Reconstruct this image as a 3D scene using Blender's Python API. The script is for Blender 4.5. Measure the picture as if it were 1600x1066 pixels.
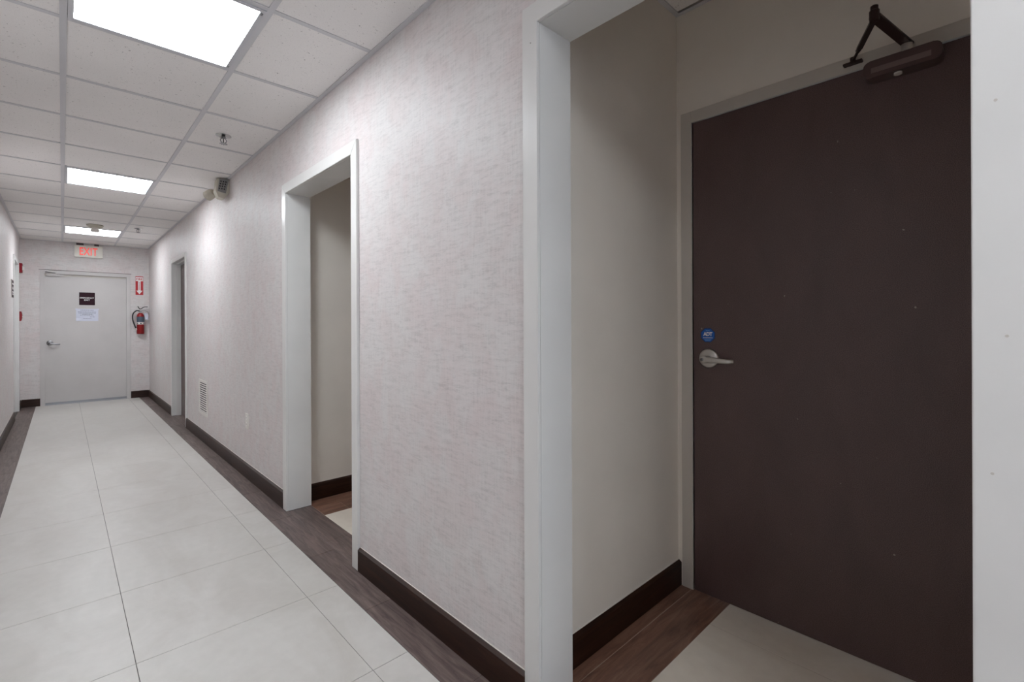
import bpy, bmesh, math, random
from mathutils import Vector, Matrix
random.seed(7)
S = bpy.context.scene
for o in list(bpy.data.objects): bpy.data.objects.remove(o)
C = S.collection

# ------------------------------------------------------------------ camera, world, exposure
TH = 0.7433
cam = bpy.data.objects.new('camera', bpy.data.cameras.new('camera')); C.objects.link(cam)
cam.location = (0, 0, 1.2012)
cam.rotation_euler = (Matrix.Rotation(-TH, 4, 'Z') @ Matrix.Rotation(math.pi/2, 4, 'X') @ Matrix.Rotation(-0.004, 4, 'Z')).to_euler()
cam.data.sensor_width = 36; cam.data.lens = 742.4/1600*36
cam.data.shift_x = (800-779.4)/1600; cam.data.shift_y = (504.4-533)/1600
cam.data.clip_start = 0.02
S.camera = cam
w = bpy.data.worlds.new('world'); S.world = w; w.use_nodes = True
w.node_tree.nodes['Background'].inputs[0].default_value = (0.76, 0.86, 1, 1)
w.node_tree.nodes['Background'].inputs[1].default_value = 2.0       # daylight seen through the glazed entrance behind the viewpoint
S.view_settings.view_transform = 'Standard'
try: S.view_settings.look = 'None'
except Exception: pass
S.view_settings.gamma = 1; S.view_settings.use_curve_mapping = False
S.view_settings.exposure = 1.62
S.cycles.max_bounces = 16; S.cycles.diffuse_bounces = 12; S.cycles.glossy_bounces = 6
LAMP = 7.6                      # luminance of the ceiling panels
LAMP_COL = (0.90, 0.95, 1.0)

# ------------------------------------------------------------------ materials
def srgb(r, g, b):
    f = lambda c: (c/255/12.92) if c/255 <= 0.04045 else ((c/255+0.055)/1.055)**2.4
    return (f(r), f(g), f(b), 1)
class Mat:
    def __init__(s, name, col, rough=0.5, metal=0.0, spec=0.5):
        s.m = bpy.data.materials.new(name); s.m.use_nodes = True
        s.t = s.m.node_tree; s.b = s.t.nodes['Principled BSDF']
        s.b.inputs['Base Color'].default_value = col; s.b.inputs['Roughness'].default_value = rough
        s.b.inputs['Metallic'].default_value = metal; s.b.inputs['Specular IOR Level'].default_value = spec
        s.pos = None
    def N(s, ty, **k):
        n = s.t.nodes.new(ty)
        for a, b in k.items(): setattr(n, a, b)
        return n
    def L(s, a, b): s.t.links.new(a, b)
    def P(s, scale):
        if not s.pos: s.pos = s.N('ShaderNodeNewGeometry').outputs['Position']
        v = s.N('ShaderNodeVectorMath', operation='MULTIPLY'); v.inputs[1].default_value = scale
        s.L(s.pos, v.inputs[0]); return v.outputs[0]
    def noise(s, scale, detail=3, rough=0.55, sc=1.0, dist=0.0):
        n = s.N('ShaderNodeTexNoise'); n.inputs['Scale'].default_value = sc
        n.inputs['Detail'].default_value = detail; n.inputs['Roughness'].default_value = rough
        n.inputs['Distortion'].default_value = dist
        s.L(s.P(scale), n.inputs['Vector']); return n.outputs['Fac']
    def ramp(s, src, stops):
        r = s.N('ShaderNodeValToRGB'); e = r.color_ramp.elements
        while len(e) < len(stops): e.new(0.5)
        for i, (p, c) in enumerate(stops): e[i].position = p; e[i].color = c if len(c) == 4 else (*c, 1)
        s.L(src, r.inputs[0]); return r.outputs[0]
    def mix(s, a, b, fac, mode='MIX'):
        n = s.N('ShaderNodeMix', data_type='RGBA', blend_type=mode)
        for i, v in ((6, a), (7, b)):
            if isinstance(v, tuple): n.inputs[i].default_value = v
            else: s.L(v, n.inputs[i])
        if isinstance(fac, float): n.inputs[0].default_value = fac
        else: s.L(fac, n.inputs[0])
        return n.outputs[2]
    def math(s, op, a, b):
        n = s.N('ShaderNodeMath', operation=op)
        for i, v in ((0, a), (1, b)):
            if isinstance(v, (int, float)): n.inputs[i].default_value = v
            else: s.L(v, n.inputs[i])
        return n.outputs[0]
    def col(s, o): s.L(o, s.b.inputs['Base Color']); return s
    def rough(s, o): s.L(o, s.b.inputs['Roughness']); return s
    def bump(s, h, strength=0.2, dist=0.002):
        n = s.N('ShaderNodeBump'); n.inputs['Strength'].default_value = strength; n.inputs['Distance'].default_value = dist
        s.L(h, n.inputs['Height']); s.L(n.outputs[0], s.b.inputs['Normal']); return s

def pane():
    m = bpy.data.materials.new('clear_glass'); m.use_nodes = True; t = m.node_tree; t.nodes.clear()
    o = t.nodes.new('ShaderNodeOutputMaterial'); mx = t.nodes.new('ShaderNodeMixShader'); tr = t.nodes.new('ShaderNodeBsdfTransparent'); gl = t.nodes.new('ShaderNodeBsdfGlossy'); gl.inputs['Roughness'].default_value = .02
    fr = t.nodes.new('ShaderNodeFresnel'); t.links.new(fr.outputs[0], mx.inputs[0]); t.links.new(tr.outputs[0], mx.inputs[1]); t.links.new(gl.outputs[0], mx.inputs[2]); t.links.new(mx.outputs[0], o.inputs[0]); return m
G = lambda v: (v, v, v, 1)
def wallpaper():
    m = Mat('pink_grey_linen_wallpaper', G(.5), 0.5, spec=0.32)
    big = m.noise((2.2, 2.2, 2.6), 2); patch = m.noise((9, 9, 7), 3, dist=.6)
    streak = m.noise((13, 13, 85), 4, .65, dist=.5); fine = m.noise((60, 60, 330), 3, .6); vert = m.noise((150, 150, 12), 2)
    base = m.ramp(big, [(.35, srgb(215, 207, 205)), (.65, srgb(214, 211, 208))])
    base = m.mix(base, m.ramp(patch, [(.40, srgb(216, 212, 211)), (.62, srgb(213, 201, 200))]), 0.5)
    k = m.math('ADD', m.math('MULTIPLY', streak, .5), m.math('ADD', m.math('MULTIPLY', fine, .3), m.math('MULTIPLY', vert, .2)))
    base = m.mix(base, m.ramp(k, [(.36, G(.78)), (.5, G(.95)), (.62, G(1.0))]), 1.0, 'MULTIPLY')
    m.col(base); m.bump(k, 0.35, 0.0015); return m.m
def paint(name, c, rough=.4, spec=.5, b=.08):
    m = Mat(name, c, rough, spec=spec)
    n = m.noise((30, 30, 30), 4); m.col(m.mix(c, m.ramp(m.noise((3, 3, 3), 3), [(.3, G(.93)), (.7, G(1))]), 1.0, 'MULTIPLY'))
    m.bump(m.noise((160, 160, 160), 2), b, .001); return m.m
def tile_mat(name, c1, c2, rough):
    m = Mat(name, c1, rough)
    n = m.noise((3.2, 1.6, 2), 5, .6, dist=1.2); n2 = m.noise((22, 22, 22), 3)
    m.col(m.mix(m.ramp(n, [(.35, c1), (.65, c2)]), m.ramp(n2, [(.3, G(.95)), (.7, G(1))]), 1.0, 'MULTIPLY'))
    r = m.ramp(n, [(.3, G(rough-.05)), (.7, G(rough+.07))]); m.rough(r)
    m.bump(m.noise((40, 40, 40), 3), .04, .001); return m.m
def wood(name, c1, c2, c3, scale, rough=.4):
    m = Mat(name, c1, rough)
    g = m.noise(scale, 4, .65, dist=.8); h = m.noise(tuple(q*.22 for q in scale), 3, dist=1.0)
    base = m.ramp(g, [(.32, c1), (.5, c2), (.7, c3)])
    base = m.mix(base, m.ramp(h, [(.35, G(.72)), (.65, G(1.05))]), .8, 'MULTIPLY')
    oi = m.N('ShaderNodeObjectInfo')
    base = m.mix(base, m.ramp(oi.outputs['Random'], [(0, G(.86)), (1, G(1.1))]), 1.0, 'MULTIPLY')
    m.col(base); m.bump(g, .25, .0015)
    if name.startswith('dark'): m.b.inputs['Specular IOR Level'].default_value = .28
    return m.m
def acoustic():
    m = Mat('fissured_acoustic_board', srgb(206, 204, 201), .9, spec=.2)
    n = m.noise((85, 85, 85), 2, .7, dist=.4); pin = m.noise((260, 260, 260), 1)
    d = m.ramp(n, [(.29, G(.55)), (.335, G(1))]); p = m.ramp(pin, [(.30, G(.8)), (.38, G(1))])
    c = m.mix(srgb(240, 238, 236), d, 1.0, 'MULTIPLY'); c = m.mix(c, p, .6, 'MULTIPLY')
    c = m.mix(c, m.ramp(m.noise((1.6, 1.6, 1), 3), [(.3, G(.94)), (.7, G(1))]), 1.0, 'MULTIPLY')
    m.col(c); m.bump(n, .35, .002); return m.m
def door_dark():
    m = Mat('dark_espresso_laminate', srgb(86, 68, 67), .42, spec=.5)
    n = m.noise((420, 420, 420), 2, .7); s2 = m.noise((6, 6, 3), 4, dist=.6)
    c = m.ramp(n, [(.32, srgb(72, 55, 55)), (.68, srgb(106, 87, 85))])
    c = m.mix(c, m.ramp(s2, [(.3, G(.86)), (.7, G(1.08))]), 1.0, 'MULTIPLY')
    chip = m.ramp(m.noise((38, 38, 38), 1), [(.795, G(0)), (.81, G(1))])
    c = m.mix(c, srgb(150, 140, 132), chip); m.col(c)
    m.rough(m.ramp(s2, [(.3, G(.36)), (.7, G(.5))])); m.bump(n, .12, .0008); return m.m
def emit(name, c, strength, tubes=False):
    m = bpy.data.materials.new(name); m.use_nodes = True; t = m.node_tree; b = t.nodes['Principled BSDF']
    b.inputs['Base Color'].default_value = (*c[:3], 1); b.inputs['Emission Color'].default_value = (*c[:3], 1)
    b.inputs['Emission Strength'].default_value = strength; b.inputs['Roughness'].default_value = .3
    return m
M = dict(
    pane=pane(),
    paper=wallpaper(), trim=paint('white_satin_trim_paint', srgb(218, 217, 214), .28, .55, .05),
    alcove=paint('warm_grey_wall_paint', srgb(231, 225, 216), .6, .3),
    tile=tile_mat('pale_porcelain_tile', srgb(193, 189, 183), srgb(204, 201, 196), .36),
    tile2=tile_mat('alcove_porcelain_tile', srgb(224, 214, 200), srgb(234, 226, 214), .38),
    grout=Mat('grey_grout', srgb(88, 84, 82), .9).m, grout2=Mat('beige_grout', srgb(176, 164, 150), .9).m,
    plank=wood('purple_brown_wood_look_tile', srgb(80, 66, 63), srgb(104, 89, 85), srgb(126, 111, 104), (60, 5, 60), .42),
    plank2=wood('red_brown_wood_look_tile', srgb(104, 74, 60), srgb(128, 92, 76), srgb(146, 116, 98), (5, 40, 40), .32),
    base=wood('dark_stained_baseboard', srgb(34, 16, 9), srgb(46, 24, 14), srgb(58, 34, 22), (4, 4, 60), .42),
    caulk=Mat('white_caulk', srgb(215, 208, 202), .6).m,
    board=acoustic(), tee=paint('white_enamel_tee', srgb(205, 205, 208), .4, .5, 0),
    plenum=Mat('plenum_slab', srgb(120, 118, 115), .9).m,
    dark=door_dark(), exitdoor=paint('pale_grey_door_paint', srgb(200, 196, 194), .4, .4),
    frame=paint('door_frame_enamel', srgb(196, 190, 182), .4, .5, .03),
    fixture=paint('fixture_white_steel', srgb(200, 202, 206), .35, .5, 0),
    lens=emit('lit_acrylic_lens', LAMP_COL, LAMP),
    nickel=Mat('satin_nickel', srgb(205, 202, 198), .3, 1.0).m,
    steel=Mat('brushed_steel', srgb(150, 150, 152), .3, 1.0).m,
    chrome=Mat('polished_chrome', srgb(190, 190, 190), .15, 1.0).m,
    bronze=Mat('dark_bronze_metal', srgb(58, 40, 38), .38, .35).m,
    bronze2=Mat('bronze_cover_plastic', srgb(80, 62, 60), .4, .0).m,
    stripe=Mat('pale_bronze_stripe', srgb(122, 102, 100), .4).m,  # lighter bronze tone for the band along the closer cover
    black=Mat('black_rubber', srgb(24, 23, 26), .5).m,
    red=Mat('red_enamel', srgb(132, 4, 9), .35).m, darkred=Mat('deep_red_plastic', srgb(128, 10, 26), .45, spec=.3).m,
    signred=Mat('red_sign_print', srgb(180, 30, 38), .5).m, white=Mat('white_print', srgb(235, 232, 230), .5).m,
    maroon=Mat('maroon_sign_plastic', srgb(44, 11, 24), .5, spec=.2).m, paper2=Mat('printer_paper', srgb(205, 208, 222), .6).m,
    ink=Mat('grey_ink', srgb(90, 95, 115), .7).m,
    cream=paint('aged_cream_plastic', srgb(186, 180, 165), .45, .4, 0),
    offwhite=paint('offwhite_plastic', srgb(222, 218, 212), .4, .5, 0),
    greylens=Mat('ribbed_grey_lens', srgb(128, 126, 124), .35).m,
    darkslot=Mat('dark_slot', srgb(50, 46, 45), .8).m,
    blue=Mat('blue_sticker_print', srgb(22, 92, 178), .35).m, blue2=Mat('dark_blue_sticker_print', srgb(14, 44, 100), .4).m,
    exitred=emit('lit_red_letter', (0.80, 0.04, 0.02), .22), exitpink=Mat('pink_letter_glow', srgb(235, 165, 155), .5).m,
    exitface=Mat('exit_sign_face', srgb(225, 222, 212), .4).m,
    label=Mat('grey_label_print', srgb(72, 84, 98), .5).m,
)

# ------------------------------------------------------------------ mesh helpers
def mesh(bm, name, mat, loc=(0, 0, 0), bevel=0, smooth=False, mats=None):
    me = bpy.data.meshes.new(name)
    if bevel: bmesh.ops.bevel(bm, geom=[e for e in bm.edges if e.calc_length() > bevel*2.2], offset=bevel, segments=2, affect='EDGES', clamp_overlap=True)
    bmesh.ops.translate(bm, verts=bm.verts, vec=-Vector(loc))
    bmesh.ops.recalc_face_normals(bm, faces=bm.faces)
    bm.to_mesh(me); bm.free()
    for mm in (mats or [mat]): me.materials.append(mm)
    if smooth:
        for p in me.polygons: p.use_smooth = True
        try: me.set_sharp_from_angle(angle=math.radians(40))
        except Exception: pass
    return me
def box(bm, x0, y0, z0, x1, y1, z1):
    vs = [bm.verts.new(p) for p in ((x0,y0,z0),(x1,y0,z0),(x1,y1,z0),(x0,y1,z0),(x0,y0,z1),(x1,y0,z1),(x1,y1,z1),(x0,y1,z1))]
    for f in ((0,3,2,1),(4,5,6,7),(0,1,5,4),(1,2,6,5),(2,3,7,6),(3,0,4,7)): bm.faces.new([vs[i] for i in f])
def prism(bm, pts, off):
    """closed planar polygon pts extruded by vector off"""
    off = Vector(off); a = [bm.verts.new(p) for p in pts]; b = [bm.verts.new(Vector(p)+off) for p in pts]
    n = len(pts); bm.faces.new(a); bm.faces.new(list(reversed(b)))
    for i in range(n): bm.faces.new((a[i], b[i], b[(i+1) % n], a[(i+1) % n]))
def lathe(bm, prof, org, axis=(0, 0, 1), n=32):
    """profile [(radius, height)] turned about axis through org"""
    q = Vector((0, 0, 1)).rotation_difference(Vector(axis)); rings = []
    for r, h in prof:
        if r < 1e-5: rings.append([bm.verts.new(Vector(org)+q @ Vector((0, 0, h)))])
        else: rings.append([bm.verts.new(Vector(org)+q @ Vector((r*math.cos(t*2*math.pi/n), r*math.sin(t*2*math.pi/n), h))) for t in range(n)])
    for A, B in zip(rings, rings[1:]):
        for i in range(n):
            j = (i+1) % n
            if len(A) == 1 and len(B) == 1: break
            if len(A) == 1: bm.faces.new((A[0], B[i], B[j]))
            elif len(B) == 1: bm.faces.new((A[i], A[j], B[0]))
            else: bm.faces.new((A[i], A[j], B[j], B[i]))
    for R, in ((rings[0],), (rings[-1],)):
        if len(R) > 1: bm.faces.new(R)
def tube(bm, pts, rad, n=10):
    pts = [Vector(p) for p in pts]; rads = rad if isinstance(rad, (list, tuple)) else [rad]*len(pts); prev = None; rings = []
    for i, p in enumerate(pts):
        d = (pts[min(i+1, len(pts)-1)]-pts[max(i-1, 0)]).normalized()
        u = (prev - d*prev.dot(d)).normalized() if prev else d.orthogonal().normalized()
        prev = u; v = d.cross(u)
        rings.append([bm.verts.new(p+(u*math.cos(t*2*math.pi/n)+v*math.sin(t*2*math.pi/n))*rads[i]) for t in range(n)])
    for A, B in zip(rings, rings[1:]):
        for i in range(n): bm.faces.new((A[i], A[(i+1) % n], B[(i+1) % n], B[i]))
    bm.faces.new(rings[0]); bm.faces.new(rings[-1])
def bar(bm, a, b, side, wd, th):
    """flat bar from a to b, width wd along 'side', thickness th"""
    a = Vector(a); b = Vector(b); d = (b-a).normalized(); s = Vector(side); s = (s-d*s.dot(d)).normalized(); t = d.cross(s)
    P = [a+s*wd/2+t*th/2, a-s*wd/2+t*th/2, a-s*wd/2-t*th/2, a+s*wd/2-t*th/2]; prism(bm, P, b-a)
def smooth_path(pts, n=8):
    out = []; P = [Vector(p) for p in pts]; P = [P[0]*2-P[1]]+P+[P[-1]*2-P[-2]]
    for i in range(1, len(P)-2):
        for k in range(n):
            t = k/n; a, b, c, d = P[i-1:i+3]
            out.append(.5*((2*b)+(c-a)*t+(2*a-5*b+4*c-d)*t*t+(3*b-a-3*c+d)*t**3))
    out.append(P[-2]); return out

def tag(o, label=None, cat=None, group=None, kind=None):
    for k, v in (('label', label), ('category', cat), ('group', group), ('kind', kind)):
        if v: o[k] = v
    return o
def thing(name, loc, label, cat, group=None):
    o = bpy.data.objects.new(name, None); o.empty_display_size = .05; o.location = loc; C.objects.link(o)
    return tag(o, label, cat, group)
def wpos(o):
    v = Vector((0, 0, 0))
    while o: v += o.location; o = o.parent
    return v
def part(name, bm, mat, parent=None, bevel=0, smooth=False, loc=None, mats=None):
    """mesh from world-space geometry; loc is its origin in the world"""
    base = wpos(parent) if parent else Vector((0, 0, 0)); loc = Vector(loc) if loc is not None else base
    me = mesh(bm, name, mat, loc, bevel, smooth, mats)
    o = bpy.data.objects.new(name, me); C.objects.link(o); o.parent = parent; o.location = loc-base; return o
def place(name, me, parent, loc):
    o = bpy.data.objects.new(name, me); C.objects.link(o); o.parent = parent; o.location = Vector(loc)-wpos(parent); return o
def boxpart(name, b, mat, parent=None, bevel=0, **k):
    bm = bmesh.new(); box(bm, *b); return part(name, bm, mat, parent, bevel, **k)
def struct(name, boxes, mat, label=None):
    bm = bmesh.new()
    for b in boxes: box(bm, *b)
    o = part(name, bm, mat); o['kind'] = 'structure'
    if label: o['label'] = label
    return o
def sroot(name, label=None):
    o = bpy.data.objects.new(name, None); C.objects.link(o); o['kind'] = 'structure'
    if label: o['label'] = label
    return o
def lettering(name, text, size, mat, org, right, parent, bold=0.0, depth=.0006, up=(0, 0, 1), width=None, spacing=1.0):
    cu = bpy.data.curves.new(name, 'FONT'); cu.body = text; cu.size = size; cu.align_x = 'CENTER'; cu.align_y = 'CENTER'
    cu.offset = bold*size; cu.extrude = depth; cu.space_character = spacing; cu.space_line = .95; cu.resolution_u = 4
    t = bpy.data.objects.new('tmp', cu); C.objects.link(t); bpy.context.view_layer.update()
    me = bpy.data.meshes.new_from_object(t.evaluated_get(bpy.context.evaluated_depsgraph_get()))
    bpy.data.objects.remove(t); me.name = name
    xs = [v.co.x for v in me.vertices]; ys = [v.co.y for v in me.vertices]
    sx = width/(max(xs)-min(xs)) if width else 1; cx = (max(xs)+min(xs))/2; cy = (max(ys)+min(ys))/2
    R = Vector(right); U = Vector(up); Nn = R.cross(U)
    for v in me.vertices: v.co = R*(v.co.x-cx)*sx+U*(v.co.y-cy)+Nn*v.co.z
    me.materials.clear(); me.materials.append(mat)
    return place(name, me, parent, org)

# ------------------------------------------------------------------ the setting
WX, WL, YF, YN, ZC = 1.065, -0.450, 9.727, -3.8, 2.448       # corridor faces
XB = 1.205                                                    # back of the right wall
XD = 2.083                                                    # plane of the doors at the back of the alcoves
O1 = (0.047, 0.972, 2.108); O2 = (2.222, 3.157, 2.035); O3 = (6.56, 7.47, 1.99)   # openings: y0, y1, head
H = 2.75
wb = []
JT = .012
ys = [YN, O1[0]-JT, O1[1]+JT, O2[0]-JT, O2[1]+JT, O3[0]-JT, O3[1]+JT, YF]
for i in range(0, 8, 2): wb.append((WX, ys[i], 0, XB, ys[i+1], H))
for o in (O1, O2, O3): wb.append((WX, o[0]-JT, o[2]+JT, XB, o[1]+JT, H))
wall_right = struct('wall_right', wb, M['paper'], 'long wall in pinkish grey linen wallpaper with three doorways')
OL = (8.53, 9.33, 2.03)
struct('wall_left', [(WL-.15, YN, 0, WL, OL[0]-JT, H), (WL-.15, OL[0]-JT, OL[2]+JT, WL, OL[1]+JT, H), (WL-.15, OL[1]+JT, 0, WL, YF, H)], M['paper'])
struct('wall_far', [(WL-.15, YF, 0, -.235, YF+.12, H), (.815, YF, 0, XB, YF+.12, H), (-.235, YF, 2.005, .815, YF+.12, H)], M['paper'])
struct('wall_near', [(WL-.15, YN-.12, 0, WL+.05, YN, H), (WX-.05, YN-.12, 0, XB, YN, H), (WL+.05, YN-.12, 2.30, WX-.05, YN, H)], M['paper'])
win = sroot('window_1', 'glazed entrance at the near end of the corridor, behind the viewpoint')
for b in ((WL+.05, YN-.09, 0, WL+.11, YN-.03, 2.30), (WX-.11, YN-.09, 0, WX-.05, YN-.03, 2.30), (WL+.11, YN-.09, 2.22, WX-.11, YN-.03, 2.30), (WL+.11, YN-.09, 0, WX-.11, YN-.03, .12)):
    boxpart('window_frame', b, M['fixture'], win)
boxpart('glass_pane', (WL+.11, YN-.064, .12, WX-.11, YN-.058, 2.22), M['pane'], win)
po = bpy.data.lights.new('portal', 'AREA'); po.shape = 'RECTANGLE'; po.size = 1.3; po.size_y = 2.1; po.cycles.is_portal = True
pob = bpy.data.objects.new('sky_portal', po); C.objects.link(pob); pob.location = ((WL+WX)/2, YN-.11, 1.17); pob.rotation_euler = (-math.pi/2, 0, 0); pob.parent = win
DZ = 2.093
def alcove(n, yl, yr, y0, y1, zc):
    """side walls, back wall with a door hole, ceiling"""
    struct('wall_alcove_%s_left' % n, [(XB, yl, 0, XD+.2, yl+.1, H)], M['alcove'])
    struct('wall_alcove_%s_right' % n, [(XB, yr-.1, 0, XD+.2, yr, H)], M['alcove'])
    struct('wall_alcove_%s_back' % n, [(XD, y1, 0, XD+.15, yl, H), (XD, yr, 0, XD+.15, y0, H), (XD, y0, DZ+.006, XD+.15, y1, H)], M['alcove'])
    # painted inner face of the corridor wall above and beside the opening
    o = O1 if n == 'near' else O2
    struct('wall_alcove_%s_front' % n, [(XB, yr, o[2], XB+.006, yl, H), (XB, yr, 0, XB+.006, o[0]-.02, o[2]), (XB, o[1]+.02, 0, XB+.006, yl, o[2])], M['alcove'])
alcove('near', 1.052, -.03, .058, .981, 2.60)
alcove('middle', 3.24, 2.16, 2.25, 3.17, 2.60)

# floor: slab of grout with every tile and plank laid on it
floor = struct('floor', [(WL-.15, YN-.1, -.12, XD+.3, YF+.12, -.0015)], M['grout'], 'pale square porcelain tiles with wood-look plank borders')
GP = .0009
for yl, yr in ((1.052, -.03), (3.24, 2.16)): boxpart('grout_bed', (1.2065, yr, -.006, XD+.04, yl, -.0010), M['grout2'], floor)
cache = {}
def slab(name, x0, y0, x1, y1, mat):
    w_, l_ = round(x1-x0-2*GP, 4), round(y1-y0-2*GP, 4); key = (name, w_, l_, mat.name)
    if key not in cache:
        bm = bmesh.new(); e = .0012
        lo = [(-w_/2, -l_/2), (w_/2, -l_/2), (w_/2, l_/2), (-w_/2, l_/2)]
        a = [bm.verts.new((x, y, -.008)) for x, y in lo]; b = [bm.verts.new((x, y, -e*.5)) for x, y in lo]
        c = [bm.verts.new((x-math.copysign(e, x), y-math.copysign(e, y), 0)) for x, y in lo]
        for i in range(4):
            j = (i+1) % 4; bm.faces.new((a[i], a[j], b[j], b[i])); bm.faces.new((b[i], b[j], c[j], c[i]))
        bm.faces.new(c); cache[key] = mesh(bm, name, mat)
    return place(name, cache[key], floor, ((x0+x1)/2, (y0+y1)/2, 0))
XL, X1, X2, XR = -.2875, .189, .789, .928
for k in range(-12, 13):
    y0 = max(2.108+.6*k, YN); y1 = min(y0+.6 if y0 > YN else 2.108+.6*(k+1), YF-.003)
    for a, b in ((XL, X1), (X1, X2), (X2, XR)): slab('floor_tile', a, y0, b, y1, M['tile'])
for k in range(-11, 14):
    y0 = max(1.843+.61*k, YN); y1 = min(1.843+.61*(k+1), YF-.003)
    slab('floor_plank', XR, y0, WX, y1, M['plank']); slab('floor_plank', WL, y0-.0, XL, y1, M['plank'])
# thresholds of the three openings
slab('threshold_plank', WX, O1[0]+.012, 1.207, O1[0]+.47, M['plank']); slab('threshold_plank', WX, O1[0]+.47, 1.207, O1[1]-.012, M['plank'])
slab('threshold_plank', WX, O2[0]+.012, 1.207, O2[0]+.35, M['plank']); slab('threshold_plank', WX, O2[0]+.35, 1.207, O2[1]-.012, M['plank'])
slab('threshold_plank', WX, O3[0]+.012, 1.2, O3[1]-.012, M['plank'])
# alcove floors
for x0, x1 in ((1.207, 1.245), (1.245, XD+.04)):
    slab('floor_plank', x0, .827, x1, .990, M['plank2']); 
slab('floor_plank', 1.207, .990, XD, 1.05, M['plank2'])
for x0, x1 in ((1.207, 1.29), (1.29, 1.893), (1.893, XD+.04)):
    slab('floor_tile', x0, .227, x1, .827, M['tile2']); slab('floor_tile', x0, -.03, x1, .227, M['tile2'])
slab('floor_plank', 1.207, 2.932, 1.372, 3.077, M['plank2']); slab('floor_plank', 1.372, 2.932, 1.98, 3.077, M['plank2'])
slab('floor_plank', 1.207, 3.077, 1.82, 3.235, M['plank2']); slab('floor_plank', 1.82, 3.077, XD, 3.235, M['plank2']); slab('floor_plank', 1.98, 2.932, XD+.04, 3.077, M['plank2'])
for x0, x1 in ((1.207, 1.81), (1.81, XD+.04)):
    slab('floor_tile', x0, 2.332, x1, 2.932, M['tile2']); slab('floor_tile', x0, 2.16, x1, 2.332, M['tile2'])

# ceiling: slab, lay-in boards, tee grid
ceiling = struct('ceiling', [(WL-.15, YN-.1, ZC+.30, XD+.3, YF+.12, ZC+.36)], M['plenum'], 'suspended ceiling of square acoustic boards in a white tee grid')
CX0, CP, CY0 = .007, .6096, 2.612
bm = bmesh.new(); box(bm, WL, YN, ZC+.02, WX, YF, ZC+.03); bk = part('backing', bm, M['plenum'], ceiling)
TW = .012
LIGHT_ROWS = (-1, 4, 9, -6)
def board(x0, y0, x1, y1, z, par=ceiling):
    w_, l_ = round(x1-x0, 4), round(y1-y0, 4); key = ('board', w_, l_)
    if key not in cache:
        bm = bmesh.new(); box(bm, -w_/2, -l_/2, 0, w_/2, l_/2, .015); cache[key] = mesh(bm, 'ceiling_board', M['board'])
    return place('ceiling_board', cache[key], par, ((x0+x1)/2, (y0+y1)/2, z+random.uniform(0, .0012)))
for k in range(-12, 12):
    y0 = CY0+CP*k; y1 = y0+CP; y0 = max(y0, YN); y1 = min(y1, YF)
    if y1-y0 < .05: continue
    for c, (a, b) in enumerate(((WL, CX0), (CX0, CX0+CP), (CX0+CP, WX))):
        if c == 1 and k in LIGHT_ROWS: continue
        board(a+.003, y0+.003, b-.003, y1-.003, ZC+.002)
def tee(name, b): boxpart(name, b, M['tee'], ceiling)
for x in (CX0, CX0+CP):
    bm = bmesh.new(); box(bm, x-TW, YN, ZC-.0015, x+TW, YF, ZC+.0015); box(bm, x-.0015, YN, ZC+.0015, x+.0015, YF, ZC+.019); part('main_tee', bm, M['tee'], ceiling)
for k in range(-12, 13):
    y = CY0+CP*k
    if y < YN+.02 or y > YF-.02: continue
    for a, b in ((WL+.02, CX0-TW), (CX0+TW, CX0+CP-TW), (CX0+CP+TW, WX-.02)):
        bm = bmesh.new(); box(bm, a, y-TW, ZC-.001, b, y+TW, ZC+.0015); part('cross_tee', bm, M['tee'], ceiling)
for b in ((WL, YN, WL+.022, YF), (WX-.022, YN, WX, YF)):
    bm = bmesh.new(); box(bm, b[0], b[1], ZC-.002, b[2], b[3], ZC+.0005); x = b[0] if b[0] == WL else b[2]-.002
    box(bm, x, b[1], ZC-.0015, x+.002, b[3], ZC+.02); part('wall_angle', bm, M['tee'], ceiling)
boxpart('wall_angle', (WL+.022, YF-.022, ZC-.002, WX-.022, YF, ZC+.0005), M['tee'], ceiling)
# alcove ceilings
for yl, yr in ((1.052, -.03), (3.24, 2.16)):
    za = 2.602
    boxpart('ceiling_board', (XB+.02, yr+.01, za+.003, 1.66, yl-.01, za+.018), M['board'], ceiling)
    boxpart('ceiling_board', (1.664, yr+.01, za+.004, XD-.029, yl-.01, za+.018), M['board'], ceiling)
    boxpart('cross_tee', (1.65, yr, za-.001, 1.674, yl, za+.002), M['tee'], ceiling)
    for b in ((XB, yl-.022, XD, yl), (XB, yr, XD, yr+.022), (XD-.022, yr+.022, XD, yl-.022), (XB+.006, yr+.022, XB+.028, yl-.022)):
        boxpart('wall_angle', (b[0], b[1], za-.002, b[2], b[3], za+.001), M['tee'], ceiling)

# baseboards with a caulk line
BH, BT = .112, .015
def baseboard(name, runs, label=None):
    r = sroot(name, label)
    for x0, y0, x1, y1 in runs:
        bm = bmesh.new()
        if (y1-y0) > (x1-x0):
            q = (x0, x1) if abs(x1-WX) < .01 else (x1, x0)          # room side, wall side
            prism(bm, [(q[0], y0, 0), (q[1], y0, 0), (q[1], y0, BH), (q[1]+(q[0]-q[1])*.2, y0, BH), (q[0], y0, BH-.009)], (0, y1-y0, 0))
        else: prism(bm, [(x0, y0, 0), (x0, y1, 0), (x0, y1, BH), (x0, y1-BT*.2, BH), (x0, y0, BH-.009)], (x1-x0, 0, 0))
        part('board', bm, M['base'], r)
        cx0, cy0, cx1, cy1 = x0, y0, x1, y1
        alongY = (y1-y0) > (x1-x0)
        if alongY:
            inner = x1 if x1 > .5 and abs(x1-WX) < .01 else x0
            cx0, cx1 = (inner-.003, inner) if inner == x1 else (inner, inner+.003)
        else: cy0 = y1-.003
        boxpart('caulk', (cx0, cy0, BH, cx1, cy1, BH+.002), M['caulk'], r)
CAS = .062
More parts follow.
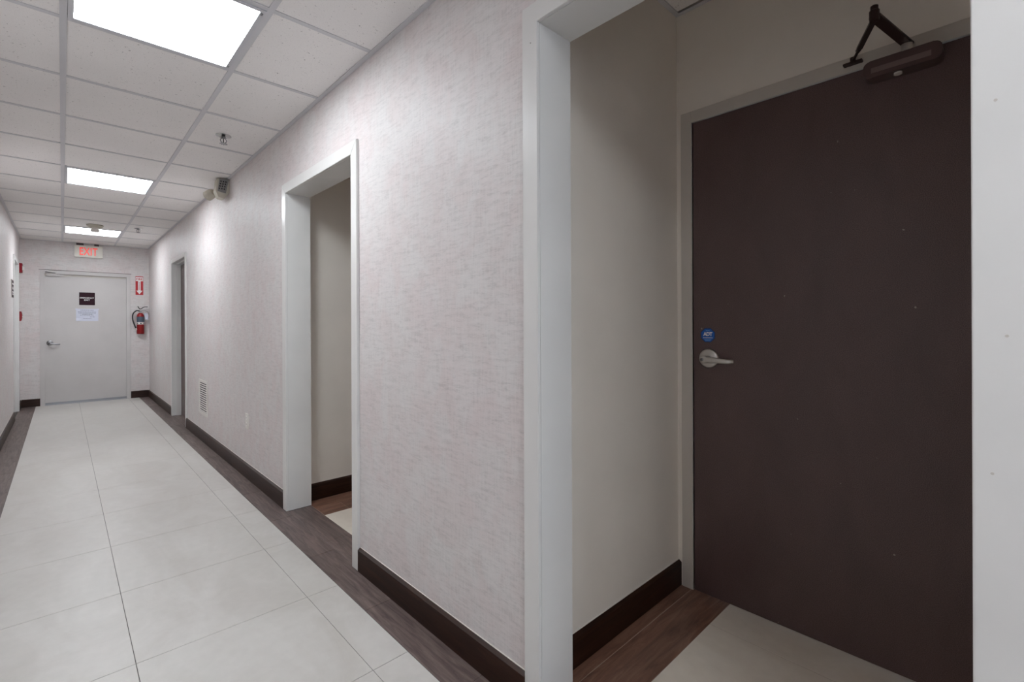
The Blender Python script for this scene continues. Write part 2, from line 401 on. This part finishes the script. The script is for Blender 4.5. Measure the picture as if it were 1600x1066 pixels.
baseboard('baseboard_right', [(WX-BT, YN, WX, O1[0]-CAS), (WX-BT, O1[1]+CAS, WX, O2[0]-CAS-.002), (WX-BT, O2[1]+CAS, WX, O3[0]-.055), (WX-BT, O3[1]+.055, WX, YF)], 'dark brown baseboard along the wallpapered wall')
baseboard('baseboard_left', [(WL, YN, WL+BT, OL[0]-.06), (WL, OL[1]+.06, WL+BT, YF)])
baseboard('baseboard_far', [(WL+BT, YF-BT, -.24, YF), (.82, YF-BT, WX-BT, YF)])
baseboard('baseboard_alcove_near', [(XB+.006, 1.052-BT, XD, 1.052)])
baseboard('baseboard_alcove_middle', [(XB+.006, 3.24-BT, XD, 3.24)])

# ------------------------------------------------------------------ door trims (mitred casing + jamb lining)
def casing(name, op, xface, xback, cas, xlin, label, xwall=WX, sgn=1, stop=None):
    """casing on plane xface around opening op; lining from xface to xlin"""
    y0, y1, h = op; r = sroot(name, label); e = .0; d = (xwall-xface, 0, 0)
    for pts in ([(y0-cas, 0), (y0, 0), (y0, h), (y0-cas, h+cas)], [(y1+cas, 0), (y1+cas, h+cas), (y1, h), (y1, 0)]):
        bm = bmesh.new(); prism(bm, [(xface, y, z) for y, z in pts], d); part('casing', bm, M['trim'], r, bevel=.0015)
    bm = bmesh.new(); prism(bm, [(xface, y0-cas, h+cas), (xface, y0, h), (xface, y1, h), (xface, y1+cas, h+cas)], d); part('head_casing', bm, M['trim'], r, bevel=.0015)
    a, b = min(xwall, xlin), max(xwall, xlin); t = .012
    boxpart('jamb', (a, y0-t, 0, b, y0+.0004, h), M['trim'], r); boxpart('jamb', (a, y1-.0004, 0, b, y1+t, h), M['trim'], r)
    boxpart('head_jamb', (a, y0-t, h-.0004, b, y1+t, h+t), M['trim'], r)
    if stop:
        s0, s1 = stop
        boxpart('stop', (s0, y0, 0, s1, y0+.012, h), M['trim'], r); boxpart('stop', (s0, y1-.012, 0, s1, y1, h), M['trim'], r)
        boxpart('stop', (s0, y0+.012, h-.012, s1, y1-.012, h), M['trim'], r)
    return r
t = .012
tr1 = casing('trim_1', (O1[0]-0, O1[1], O1[2]), 1.053, WX, CAS, XB+.006, 'white casing around the nearest doorway')
tr2 = casing('trim_2', O2, 1.051, WX, CAS, XB+.006, 'white casing around the middle doorway')
tr3 = casing('trim_3', O3, 1.053, WX, .05, XB, 'white casing around the farthest doorway on the right wall', stop=(1.105, 1.155))
tr6 = casing('trim_6', OL, WL+.012, WL, .055, WL-.15, 'white casing around the doorway in the left wall', xwall=WL, sgn=-1)
for y, z in ((.02, 1.539), (.009, 1.178), (.025, .966)):
    bm = bmesh.new(); lathe(bm, [(0, 0), (.0022, 0), (.0022, .0006), (0, .0006)], (1.0530, y, z), (-1, 0, 0), 10); part('filled_nail_hole', bm, M['frame'], tr1)
bm = bmesh.new(); lathe(bm, [(0, 0), (.0016, 0), (.0016, .0006), (0, .0006)], (1.0530, .998, 2.053), (-1, 0, 0), 10); part('filled_nail_hole', bm, M['bronze'], tr1)

# ------------------------------------------------------------------ doors
def steel_frame(name, y0, y1, zt, f, label):
    """flat frame around an alcove door, face at XD"""
    r = sroot(name, label); x0, x1 = XD-.006, XD+.06
    boxpart('jamb', (x0, y1+.002, 0, x1, y1+f, zt+f), M['frame'], r, bevel=.0015)
    boxpart('jamb', (x0, y0-f, 0, x1, y0-.002, zt+f), M['frame'], r, bevel=.0015)
    boxpart('head', (x0, y0-.002, zt+.0005, x1, y1+.002, zt+f), M['frame'], r, bevel=.0015)
    return r
def lever(par, y, z, x, s=-1, keyed=True):
    """lever lockset on a face at x looking to -X; lever points to s*Y"""
    root = part('lever_handle', rose(y, z, x), M['nickel'], par, smooth=True)
    bm = bmesh.new()
    lathe(bm, [(0, 0), (.0155, 0), (.0155, .034), (.0140, .038), (0, .038)], (x-.012, y, z-.003), (-1, 0, 0), 24)
    P = smooth_path([(x-.044, y-s*.018, z-.003), (x-.046, y+s*.02, z-.004), (x-.045, y+s*.06, z-.006), (x-.043, y+s*.095, z-.008), (x-.030, y+s*.112, z-.008)], 6)
    n = len(P); prev = None
    for i, p in enumerate(P):
        d = (P[min(i+1, n-1)]-P[max(i-1, 0)]).normalized(); nn = Vector((d.y, -d.x, 0)).normalized()
        hh = .0135-(.0050*i/n); tt = .0055
        ring = []
        for k in range(12):
            a = k*2*math.pi/12; ring.append(bm.verts.new(p+Vector((0, 0, hh*math.sin(a)))+nn*tt*math.cos(a)))
        if prev:
            for k in range(12): bm.faces.new((prev[k], prev[(k+1) % 12], ring[(k+1) % 12], ring[k]))
        else: bm.faces.new(ring)
        prev = ring
    bm.faces.new(prev)
    part('lever', bm, M['nickel'], root, smooth=True)
    if keyed:
        bm = bmesh.new(); lathe(bm, [(0, 0), (.0075, 0), (.0075, .004), (.006, .005), (0, .005)], (x-.0475, y-s*.010, z-.003), (-1, 0, 0), 20); part('key_cylinder', bm, M['steel'], root, smooth=True)
        bm = bmesh.new(); box(bm, x-.0532, y-s*.010-.0008, z-.008, x-.0525, y-s*.010+.0008, z+.002); part('keyhole', bm, M['darkslot'], root)
    return root
def rose(y, z, x):
    bm = bmesh.new(); lathe(bm, [(0, 0), (.0425, 0), (.0425, .004), (.040, .009), (.034, .0125), (0, .0135)], (x, y, z), (-1, 0, 0), 40); return bm

def alcove_door(n, y0, y1, label, full):
    d = boxpart('door_%d' % n, (XD-.002, y0+.003, .004, XD+.042, y1-.003, DZ-.003), M['dark'], bevel=.0015); d['kind'] = 'structure'; d['label'] = label
    lever(d, y1-.072, 1.042, XD-.002)
    for z in (.22, 1.05, 1.85):
        bm = bmesh.new(); lathe(bm, [(0, 0), (.007, 0), (.007, .11), (0, .11)], (XD-.008, y0+.001, z), (0, 0, 1), 14); part('hinge', bm, M['steel'], d, smooth=True)
    if not full: return d
    # door closer: cover on the door, main arm, forearm, arm shoe on the frame
    clo = bmesh.new(); P = []
    for cy, cz, a0 in ((.332, 2.063, 0), (.172, 2.063, 1), (.172, 2.046, 2), (.332, 2.046, 3)):
        for k in range(7): a = math.pi/2*(a0+k/6); P.append((XD-.062, cy+.020*math.cos(a), cz+.020*math.sin(a)))
    prism(clo, P, (.060, 0, 0)); c = part('door_closer', clo, M['bronze2'], d, bevel=.0018)
    boxpart('cover_stripe', (XD-.0635, .178, 2.040, XD-.0615, .330, 2.058), M['stripe'], c, bevel=.001)
    bm = bmesh.new(); lathe(bm, [(0, 0), (.011, 0), (.011, .006), (0, .006)], (XD-.04, .262, 2.026), (0, 0, -1), 18); part('spindle_cap', bm, M['offwhite'], c, smooth=True)
    sp = Vector((2.030, .238, 2.082)); el = Vector((1.812, .287, 2.128)); sh = Vector((2.072, .388, 2.128))
    bm = bmesh.new(); lathe(bm, [(0, 0), (.015, 0), (.015, .022), (0, .022)], sp, (0, 0, 1), 20); part('spindle', bm, M['nickel'], c, smooth=True)
    bm = bmesh.new(); s2 = sp+Vector((0, 0, .026)); bar(bm, s2+(s2-el).normalized()*.014, el+Vector((0, 0, -.004)), (.2, 1, 0), .030, .008)
    part('main_arm', bm, M['bronze'], c, bevel=.0015)
    bm = bmesh.new(); lathe(bm, [(0, -.020), (.012, -.020), (.013, -.012), (.013, .012), (.010, .014), (.010, .026), (.006, .029), (0, .029)], el, (0, 0, 1), 18); part('elbow_joint', bm, M['bronze'], c, smooth=True)
    bm = bmesh.new(); e2 = el+Vector((0, 0, -.012)); mid = e2.lerp(sh, .68)
    bar(bm, e2, mid, (0, 1, 0), .016, .008); tube(bm, [mid-(sh-e2).normalized()*.01, sh], .0048, 12); lathe(bm, [(0, 0), (.008, 0), (.008, .016), (0, .016)], mid, (sh-mid).normalized(), 6)
    part('forearm', bm, M['bronze'], c)
    bm = bmesh.new(); box(bm, 2.056, .360, 2.112, 2.077, .416, 2.120); lathe(bm, [(0, 0), (.009, 0), (.009, .018), (0, .018)], (2.066, .388, 2.118), (0, 0, 1), 14); part('arm_shoe', bm, M['bronze'], c, bevel=.0015)
    return d
alcove_door(1, .060, .979, 'dark brown flush door with silver lever and overhead closer', True)
steel_frame('trim_4', .060, .979, DZ, .052, 'pale frame around the dark brown door')
alcove_door(5, 2.252, 3.168, 'dark brown flush door at the back of the middle alcove', False)
steel_frame('trim_7', 2.252, 3.168, DZ, .052, None)
# dark door standing closed in the farthest opening of the right wall
d3 = boxpart('door_3', (1.156, O3[0]+.013, .004, 1.198, O3[1]-.013, O3[2]-.014), M['dark'], bevel=.001); d3['kind'] = 'structure'
d3['label'] = 'dark flush door set back in the farthest doorway on the right wall'
lever(d3, O3[0]+.08, 1.0, 1.156, s=1)
# room door on the left, set back in its opening
d4 = boxpart('door_4', (WL-.148, OL[0]+.013, .004, WL-.106, OL[1]-.013, OL[2]-.014), M['exitdoor'], bevel=.001); d4['kind'] = 'structure'
d4['label'] = 'pale door set back in the doorway of the left wall'

# emergency exit door at the end
d2 = boxpart('door_2', (-.190, YF+.035, .012, .770, YF+.080, 1.945), M['exitdoor'], bevel=.0015); d2['kind'] = 'structure'
d2['label'] = 'pale grey flush emergency exit door at the corridor end'
boxpart('door_sweep', (-.188, YF+.028, .006, .768, YF+.036, .034), M['steel'], d2)
bm = bmesh.new(); box(bm, -.17, YF-.005, 1.925, .02, YF+.034, 1.965); cl = part('door_closer', bm, M['exitdoor'], d2, bevel=.01, smooth=True)
bm = bmesh.new(); bar(bm, (-.06, YF+.01, 1.97), (-.175, YF-.10, 1.972), (0, 0, 1), .008, .018); part('main_arm', bm, M['steel'], cl)
bm = bmesh.new(); bar(bm, (-.175, YF-.10, 1.978), (-.16, YF+.0, 1.978), (0, 0, 1), .008, .014); part('forearm', bm, M['steel'], cl)
bm = bmesh.new(); lathe(bm, [(0, 0), (.038, 0), (.038, .005), (.028, .012), (0, .012)], (-.135, YF+.035, .925), (0, -1, 0), 28)
hh = part('lever_handle', bm, M['steel'], d2, smooth=True)
bm = bmesh.new(); tube(bm, smooth_path([(-.135, YF+.03, .925), (-.135, YF-.015, .920), (-.11, YF-.022, .912), (-.06, YF-.02, .905), (-.025, YF-.008, .905)]), .010, 12); part('lever', bm, M['steel'], hh, smooth=True)
tr5 = sroot('trim_5', 'painted steel frame around the emergency exit door')
boxpart('jamb', (-.240, YF-.010, 0, -.188, YF+.036, 2.010), M['exitdoor'], tr5, bevel=.002); boxpart('jamb', (.768, YF-.010, 0, .820, YF+.036, 2.010), M['exitdoor'], tr5, bevel=.002)
boxpart('head', (-.188, YF-.010, 1.958, .768, YF+.036, 2.010), M['exitdoor'], tr5, bevel=.002)
boxpart('head_stop', (-.188, YF+.026, 1.930, .768, YF+.036, 1.958), M['frame'], tr5)
boxpart('drip_strip', (-.250, YF-.012, 2.010, .830, YF-.001, 2.016), M['bronze2'], tr5)
boxpart('threshold', (-.19, YF-.012, 0, .77, YF+.11, .006), M['steel'], tr5)
struct('wall_outside', [(-.4, YF+.12, 0, 1.0, YF+.16, 2.4)], M['alcove'])

# ------------------------------------------------------------------ ceiling lights
def fixture(k, label, group):
    y0 = CY0+CP*k+TW+.001; y1 = CY0+CP*(k+1)-TW-.001; x0 = CX0+TW+.001; x1 = CX0+CP-TW-.001; z = ZC-.001
    r = thing('ceiling_light', ((x0+x1)/2, (y0+y1)/2, ZC), label, 'ceiling light', group)
    f = .018; bm = bmesh.new()
    for b in ((x0, y0, x1, y0+f), (x0, y1-f, x1, y1), (x0, y0+f, x0+f, y1-f), (x1-f, y0+f, x1, y1-f)): box(bm, b[0], b[1], z-.004, b[2], b[3], z+.010)
    part('frame', bm, M['fixture'], r)
    boxpart('lens', (x0+f, y0+f, z+.001, x1-f, y1-f, z+.005), M['lens'], r)
    boxpart('housing', (x0+.002, y0+.002, z+.012, x1-.002, y1-.002, z+.10), M['fixture'], r)
    for y in (y0+.03, y1-.03): boxpart('latch', (x1-.014, y-.008, z-.0055, x1-.006, y+.008, z-.004), M['steel'], r)
g = 'square light panels in the corridor ceiling'
fixture(-1, 'largest and nearest square light panel, cut off by the top of the photo', g)
fixture(4, 'middle of the three square light panels, between the sprinkler head and the emergency light', g)
fixture(9, 'farthest square light panel, just behind the smoke detector near the exit sign', g)
fixture(-6, 'square light panel in the ceiling just behind the viewpoint, out of the photo', g)

# ------------------------------------------------------------------ things on the ceiling
def sprinkler(x, y, label):
    r = thing('sprinkler_head', (x, y, ZC), label, 'sprinkler', 'pendent sprinkler heads in the ceiling'); z = ZC+.002
    bm = bmesh.new(); lathe(bm, [(.014, 0), (.046, 0), (.046, .002), (.030, .008), (.022, .012), (.014, .010)], (x, y, z), (0, 0, -1), 32); part('escutcheon', bm, M['chrome'], r, smooth=True)
    bm = bmesh.new(); lathe(bm, [(0, 0), (.013, 0), (.013, .018), (.009, .020), (0, .020)], (x, y, z), (0, 0, -1), 18); part('body', bm, M['steel'], r, smooth=True)
    for s in (-1, 1):
        bm = bmesh.new(); tube(bm, smooth_path([(x+s*.010, y, z-.018), (x+s*.018, y, z-.030), (x+s*.013, y, z-.044), (x, y, z-.050)], 5), .0028, 8); part('frame_arm', bm, M['steel'], r, smooth=True)
    bm = bmesh.new(); tube(bm, [(x, y, z-.020), (x, y, z-.048)], .0028, 8); part('bulb', bm, M['darkslot'], r, smooth=True)
    bm = bmesh.new(); lathe(bm, [(0, 0), (.019, 0), (.020, .002), (0, .002)], (x, y, z-.052), (0, 0, -1), 20)
    for i in range(10):
        a = i*math.pi/5; bar(bm, (x+.018*math.cos(a), y+.018*math.sin(a), z-.053), (x+.024*math.cos(a), y+.024*math.sin(a), z-.055), (0, 0, 1), .0014, .006)
    part('deflector', bm, M['steel'], r)
sprinkler(.792, 3.555, 'nearer chrome sprinkler head, in the ceiling tile before the emergency light')
sprinkler(.735, 7.75, 'farther small sprinkler head, beside the farthest light panel')
r = thing('smoke_detector', (.308, 7.83, ZC), 'aged cream round smoke detector on the ceiling before the farthest light', 'smoke detector')
bm = bmesh.new(); lathe(bm, [(0, 0), (.085, 0), (.084, .012), (.070, .024), (.050, .034), (0, .034)], (.308, 7.83, ZC), (0, 0, -1), 36); part('base', bm, M['cream'], r, smooth=True)
bm = bmesh.new(); lathe(bm, [(0, .032), (.036, .034), (.036, .052), (.044, .056), (.044, .078), (.038, .086), (0, .090)], (.308, 7.83, ZC), (0, 0, -1), 32); part('sensing_chamber', bm, M['offwhite'], r, smooth=True)

# ------------------------------------------------------------------ emergency light on the right wall
r = thing('emergency_light', (WX, 4.66, 2.36), 'cream twin-head emergency light high on the wallpapered wall under the ceiling', 'emergency light')
yq0, yq1 = 4.58, 4.67
prof = [(WX, 2.440), (WX, 2.328), (1.026, 2.272), (.982, 2.280), (.962, 2.330), (.974, 2.440)]
bm = bmesh.new(); prism(bm, [(x, yq0, z) for x, z in prof], (0, yq1-yq0, 0)); hs = part('housing', bm, M['cream'], r, bevel=.002)
bm = bmesh.new(); prism(bm, [(1.058, yq0-.006, 2.436), (.988, yq0-.006, 2.436), (.974, yq0-.006, 2.328), (1.036, yq0-.006, 2.318)], (0, .006, 0)); gp = part('front_grille', bm, M['greylens'], r, bevel=.001)
for i in range(4):
    z = 2.352+i*.021
    for j in range(3):
        x = .982+j*.0185+i*.0042
        boxpart('slot', (x, yq0-.0075, z-.006, x+.010, yq0-.0055, z+.006), M['darkslot'], gp)
bm = bmesh.new(); hx = Vector((.962, 4.79, 2.338)); ax = Vector((-.45, .75, -.35)).normalized()
lathe(bm, [(0, -.045), (.030, -.042), (.040, -.020), (.043, .010), (.043, .032), (.037, .036), (.034, .028), (0, .026)], hx, ax, 32); lh = part('lamp_head', bm, M['cream'], r, smooth=True)
bm = bmesh.new(); lathe(bm, [(0, 0), (.034, 0), (.030, .006), (0, .010)], hx+ax*.026, ax, 28); part('lamp_lens', bm, M['greylens'], lh, smooth=True)
bm = bmesh.new(); tube(bm, [hx, (1.01, 4.74, 2.37), (1.02, 4.66, 2.37)], .012, 12); part('swivel', bm, M['cream'], r, smooth=True)

# ------------------------------------------------------------------ vent and outlet on the right wall
r = thing('wall_vent', (WX, 5.62, .45), 'white louvred air vent low on the wallpapered wall', 'air vent')
v0, v1, za, zb = 5.43, 5.81, .270, .625
bm = bmesh.new(); xf = WX-.010
for b in ((v0, za, v1, za+.028), (v0, zb-.028, v1, zb), (v0, za+.028, v0+.028, zb-.028), (v1-.028, za+.028, v1, zb-.028)): box(bm, xf, b[0], b[1], WX, b[2], b[3])
part('frame', bm, M['offwhite'], r, bevel=.002)
boxpart('backing', (WX-.002, v0+.02, za+.02, WX, v1-.02, zb-.02), M['darkslot'], r)
for i in range(13):
    z = za+.036+i*(zb-za-.062)/13
    bm = bmesh.new(); prism(bm, [(xf+.001, v0+.028, z), (xf+.0025, v0+.028, z), (WX-.004, v0+.028, z+.009), (WX-.0055, v0+.028, z+.009)], (0, v1-v0-.056, 0)); part('louvre', bm, M['offwhite'], r)
r = thing('wall_outlet', (WX, 4.07, .44), 'white electrical outlet plate on the wallpapered wall between vent and middle doorway', 'outlet')
boxpart('cover_plate', (WX-.006, 4.034, .382, WX, 4.106, .500), M['offwhite'], r, bevel=.002)
for z in (.416, .466):
    bm = bmesh.new(); lathe(bm, [(0, 0), (.016, 0), (.016, .0015), (0, .0015)], (WX-.006, 4.07, z), (-1, 0, 0), 20); so = part('socket', bm, M['white'], r)
    for dy in (-.006, .006): boxpart('slot', (WX-.0082, 4.07+dy-.001, z-.004, WX-.0074, 4.07+dy+.001, z+.005), M['darkslot'], so)

# ------------------------------------------------------------------ things on the far wall and exit door
r = thing('exit_sign', (.305, YF-.03, 2.32), 'white box sign with red EXIT letters above the far door', 'exit sign')
bm = bmesh.new(); box(bm, .140, YF-.060, 2.232, .470, YF-.001, 2.412); part('box', bm, M['exitface'], r, bevel=.006)
for x, wd in ((.205, .085), (.40, .055)): boxpart('mounting_clip', (x-wd/2, YF-.04, 2.408, x+wd/2, YF-.01, 2.446), M['bronze2'], r)
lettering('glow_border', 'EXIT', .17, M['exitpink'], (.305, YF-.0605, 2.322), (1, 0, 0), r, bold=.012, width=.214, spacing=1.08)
lettering('letters', 'EXIT', .165, M['exitred'], (.305, YF-.0615, 2.322), (1, 0, 0), r, bold=.016, width=.207, spacing=1.08)
yd = YF+.035
r = thing('emergency_exit_sign', (.286, yd, 1.60), 'small maroon plastic sign reading EMERGENCY EXIT on the pale door', 'sign')
boxpart('plate', (.194, yd-.004, 1.500, .380, yd, 1.695), M['maroon'], r, bevel=.001)
lettering('lettering', 'EMERGENCY', .028, M['white'], (.287, yd-.0045, 1.612), (1, 0, 0), r, bold=.02, width=.168)
lettering('lettering', 'EXIT', .030, M['white'], (.287, yd-.0045, 1.579), (1, 0, 0), r, bold=.02, width=.068)
r = thing('paper_notice', (.286, yd, 1.35), 'white printed paper notice taped below the maroon sign', 'notice')
bm = bmesh.new()
grid = [[bm.verts.new((.158+.262*i/8, yd-.0012-(.014*max(0, (2-i)/2)*max(0, (2-j)/2)), 1.252+.190*j/8)) for j in range(9)] for i in range(9)]
for i in range(8):
    for j in range(8): bm.faces.new((grid[i][j], grid[i+1][j], grid[i+1][j+1], grid[i][j+1]))
part('sheet', bm, M['paper2'], r)
for z, w_, cx in ((1.420, .155, .286), (1.392, .215, .286), (1.374, .205, .289), (1.358, .120, .289), (1.343, .165, .286), (1.316, .06, .350), (1.293, .10, .292)):
    bm = bmesh.new(); x = cx-w_/2
    while x < cx+w_/2:
        ww = random.uniform(.006, .022); box(bm, x, yd-.0022, z-.0030, min(x+ww, cx+w_/2), yd-.0014, z+.0030); x += ww+.0045
    part('text_line', bm, M['ink'], r)
for i in (0, 1): boxpart('tape', (.150+.25*i, yd-.0030, 1.425, .178+.25*i, yd-.0023, 1.445), M['paper2'], r)

r = thing('extinguisher_sign', (.935, YF, 1.83), 'red and white sign with down arrow reading FIRE above the extinguisher', 'sign')
boxpart('plate', (.884, YF-.003, 1.680, .986, YF, 1.985), M['signred'], r)
yy = YF-.0036
bm = bmesh.new(); box(bm, .888, yy-.0006, 1.906, .982, yy, 1.972); prism(bm, [(.918, yy, 1.908), (.952, yy, 1.908), (.952, yy, 1.750), (.976, yy, 1.750), (.935, yy, 1.690), (.894, yy, 1.750), (.918, yy, 1.750)], (0, -.0006, 0)); part('arrow', bm, M['white'], r)
lettering('lettering', 'FIRE', .046, M['signred'], (.935, yy-.0012, 1.938), (1, 0, 0), r, bold=.02, width=.080)
lettering('lettering', 'EXTINGUISHER', .019, M['signred'], (.935, yy-.0012, 1.825), (0, 0, -1), r, bold=.015, up=(1, 0, 0), width=.125)
r = thing('fire_extinguisher', (.945, YF-.06, 1.04), 'red fire extinguisher with black hose hanging on the far wall', 'fire extinguisher')
fx, fy = .942, YF-.062; R_ = .050
bm = bmesh.new(); lathe(bm, [(0, 1.045), (.040, 1.040), (R_-.003, 1.046), (R_, 1.056), (R_, 1.330), (R_-.006, 1.352), (.032, 1.374), (.018, 1.384), (0, 1.384)], (fx, fy, 0), (0, 0, 1), 40); part('cylinder', bm, M['red'], r, smooth=True)
def wrap(name, z0, z1, mat, a0, a1, rr=.0008):
    bm = bmesh.new(); n = 16; A = []; 
    for i in range(n+1):
        a = a0+(a1-a0)*i/n; A.append([bm.verts.new((fx+(R_+k)*math.cos(a), fy+(R_+k)*math.sin(a), z)) for k, z in ((rr, z0), (rr, z1), (.0002, z1), (.0002, z0))])
    for P, Q in zip(A, A[1:]):
        for k in range(4): bm.faces.new((P[k], Q[k], Q[(k+1) % 4], P[(k+1) % 4]))
    bm.faces.new(A[0]); bm.faces.new(A[-1]); part(name, bm, mat, r, smooth=True)
wrap('label_plate', 1.235, 1.322, M['label'], math.pi*1.02, math.pi*1.98)
wrap('label_band', 1.196, 1.234, M['offwhite'], math.pi*1.06, math.pi*1.94)
for i, a in enumerate((1.2, 1.5, 1.8)): wrap('label_mark', 1.203, 1.222, M['darkslot'], math.pi*(a-.05), math.pi*(a+.05), .0014)
bm = bmesh.new(); lathe(bm, [(0, 0), (.016, 0), (.018, .012), (.014, .030), (.014, .052), (0, .052)], (fx, fy, 1.382), (0, 0, 1), 20); part('valve', bm, M['nickel'], r, smooth=True)
bm = bmesh.new(); bar(bm, (fx-.02, fy, 1.428), (fx+.115, fy-.015, 1.448), (0, 1, 0), .018, .005); part('carry_handle', bm, M['steel'], r, bevel=.001)
bm = bmesh.new(); tube(bm, smooth_path([(fx-.034, fy, 1.492), (fx-.012, fy, 1.452), (fx+.012, fy-.004, 1.455), (fx+.045, fy-.01, 1.480), (fx+.095, fy-.015, 1.484)]), .006, 8); part('squeeze_lever', bm, M['black'], r, smooth=True)
bm = bmesh.new(); tube(bm, smooth_path([(fx-.012, fy, 1.415), (fx-.055, fy-.01, 1.418), (fx-.098, fy-.014, 1.365), (fx-.102, fy-.012, 1.28), (fx-.080, fy-.012, 1.19), (fx-.062, fy-.02, 1.135)]), .0095, 12); part('hose', bm, M['black'], r, smooth=True)
bm = bmesh.new(); lathe(bm, [(0, 0), (.009, 0), (.013, .035), (0, .035)], (fx-.062, fy-.02, 1.140), (.12, 0, -1), 16); part('nozzle', bm, M['offwhite'], r, smooth=True)
bm = bmesh.new(); box(bm, fx-.075, fy-.022, 1.150, fx-.045, fy+.010, 1.160); part('hose_clip', bm, M['black'], r)
bm = bmesh.new(); lathe(bm, [(0, 0), (.016, 0), (.016, .010), (0, .010)], (fx+.002, fy-.014, 1.405), (0, -1, 0), 20); part('pressure_gauge', bm, M['chrome'], r, smooth=True)
bm = bmesh.new(); prism(bm, [(fx+.050, fy-.035, 1.385), (fx+.092, fy-.033, 1.375), (fx+.100, fy-.033, 1.272), (fx+.056, fy-.035, 1.280)], (0, .001, 0)); part('inspection_tag', bm, M['paper2'], r)
bm = bmesh.new(); tube(bm, smooth_path([(fx+.02, fy-.01, 1.425), (fx+.07, fy-.02, 1.42), (fx+.108, fy-.02, 1.37), (fx+.10, fy-.02, 1.29), (fx+.05, fy-.03, 1.262)]), .002, 6); part('tamper_tie', bm, M['black'], r)
boxpart('bracket', (fx-.012, fy+.045, 1.20, fx+.012, YF, 1.42), M['steel'], r); boxpart('bracket_hook', (fx-.010, fy+.012, 1.400, fx+.010, fy+.05, 1.410), M['steel'], r)

# ------------------------------------------------------------------ things on the left wall
r = thing('fire_alarm_strobe', (WL, 9.56, 2.0), 'red fire alarm strobe on the left wall, above the pull station', 'fire alarm')
boxpart('housing', (WL, 9.50, 1.938, WL+.038, 9.62, 2.072), M['darkred'], r, bevel=.004)
bm = bmesh.new(); prism(bm, [(WL+.038, 9.53, 1.975), (WL+.038, 9.53, 2.035), (WL+.056, 9.545, 2.018), (WL+.056, 9.545, 1.992)], (0, .05, 0)); part('strobe_lens', bm, M['white'], r)
lettering('lettering', 'FIRE', .034, M['white'], (WL+.0385, 9.516, 2.005), (0, 0, -1), r, up=(0, 1, 0), bold=.01)
r = thing('fire_pull_station', (WL, 9.56, 1.32), 'small red fire alarm pull station on the left wall, below the strobe', 'fire alarm')
bm = bmesh.new(); prism(bm, [(WL, 9.515, 1.252), (WL+.024, 9.515, 1.252), (WL+.034, 9.515, 1.300), (WL+.034, 9.515, 1.345), (WL+.026, 9.515, 1.388), (WL, 9.515, 1.388)], (0, .09, 0)); part('housing', bm, M['red'], r, bevel=.003)
boxpart('pull_bar', (WL+.032, 9.525, 1.305, WL+.040, 9.595, 1.322), M['white'], r, bevel=.002)
r = thing('room_sign', (WL, 8.30, 1.64), 'maroon room sign with white lettering on the left wall beside the doorway', 'sign')
boxpart('backing_plate', (WL, 8.155, 1.530, WL+.005, 8.445, 1.750), M['offwhite'], r); boxpart('plate', (WL+.005, 8.16, 1.535, WL+.008, 8.44, 1.745), M['maroon'], r)
for z, w_ in ((1.700, .16), (1.655, .10), (1.642, .12), (1.600, .18), (1.575, .14)):
    bm = bmesh.new(); y = 8.30-w_/2
    while y < 8.30+w_/2: box(bm, WL+.0078, y, z-.009, WL+.0085, y+.018, z+.009); y += .026
    part('lettering', bm, M['white'], r)

# ------------------------------------------------------------------ sticker on the dark door
r = thing('security_sticker', (XD-.002, .912, 1.143), 'blue octagonal alarm company sticker reading ADT, on the dark door above the lever', 'sticker')
def octagon(rad, x, dx):
    bm = bmesh.new(); prism(bm, [(x, .912+rad*math.cos(math.pi/8+i*math.pi/4), 1.143+rad*math.sin(math.pi/8+i*math.pi/4)) for i in range(8)], (dx, 0, 0)); return bm
part('border', octagon(.0335, XD-.0026, .0006), M['blue2'], r); part('face', octagon(.0305, XD-.0030, .0004), M['blue'], r)
lettering('lettering', 'ADT', .022, M['white'], (XD-.0033, .912, 1.148), (0, -1, 0), r, bold=.045, depth=.0002, width=.040, spacing=.92)
for k in range(8): boxpart('small_print', (XD-.0034, .892+k*.0052, 1.1300, XD-.0030, .8955+k*.0052, 1.1332), M['white'], r)
for z, w_ in ((1.163, .018), (1.124, .030), (1.119, .022)): boxpart('small_print', (XD-.0034, .912-w_/2, z-.0011, XD-.0030, .912+w_/2, z+.0011), Mat('pale_blue_print', srgb(110, 165, 220), .4).m if z == 1.163 else bpy.data.materials['pale_blue_print'], r)
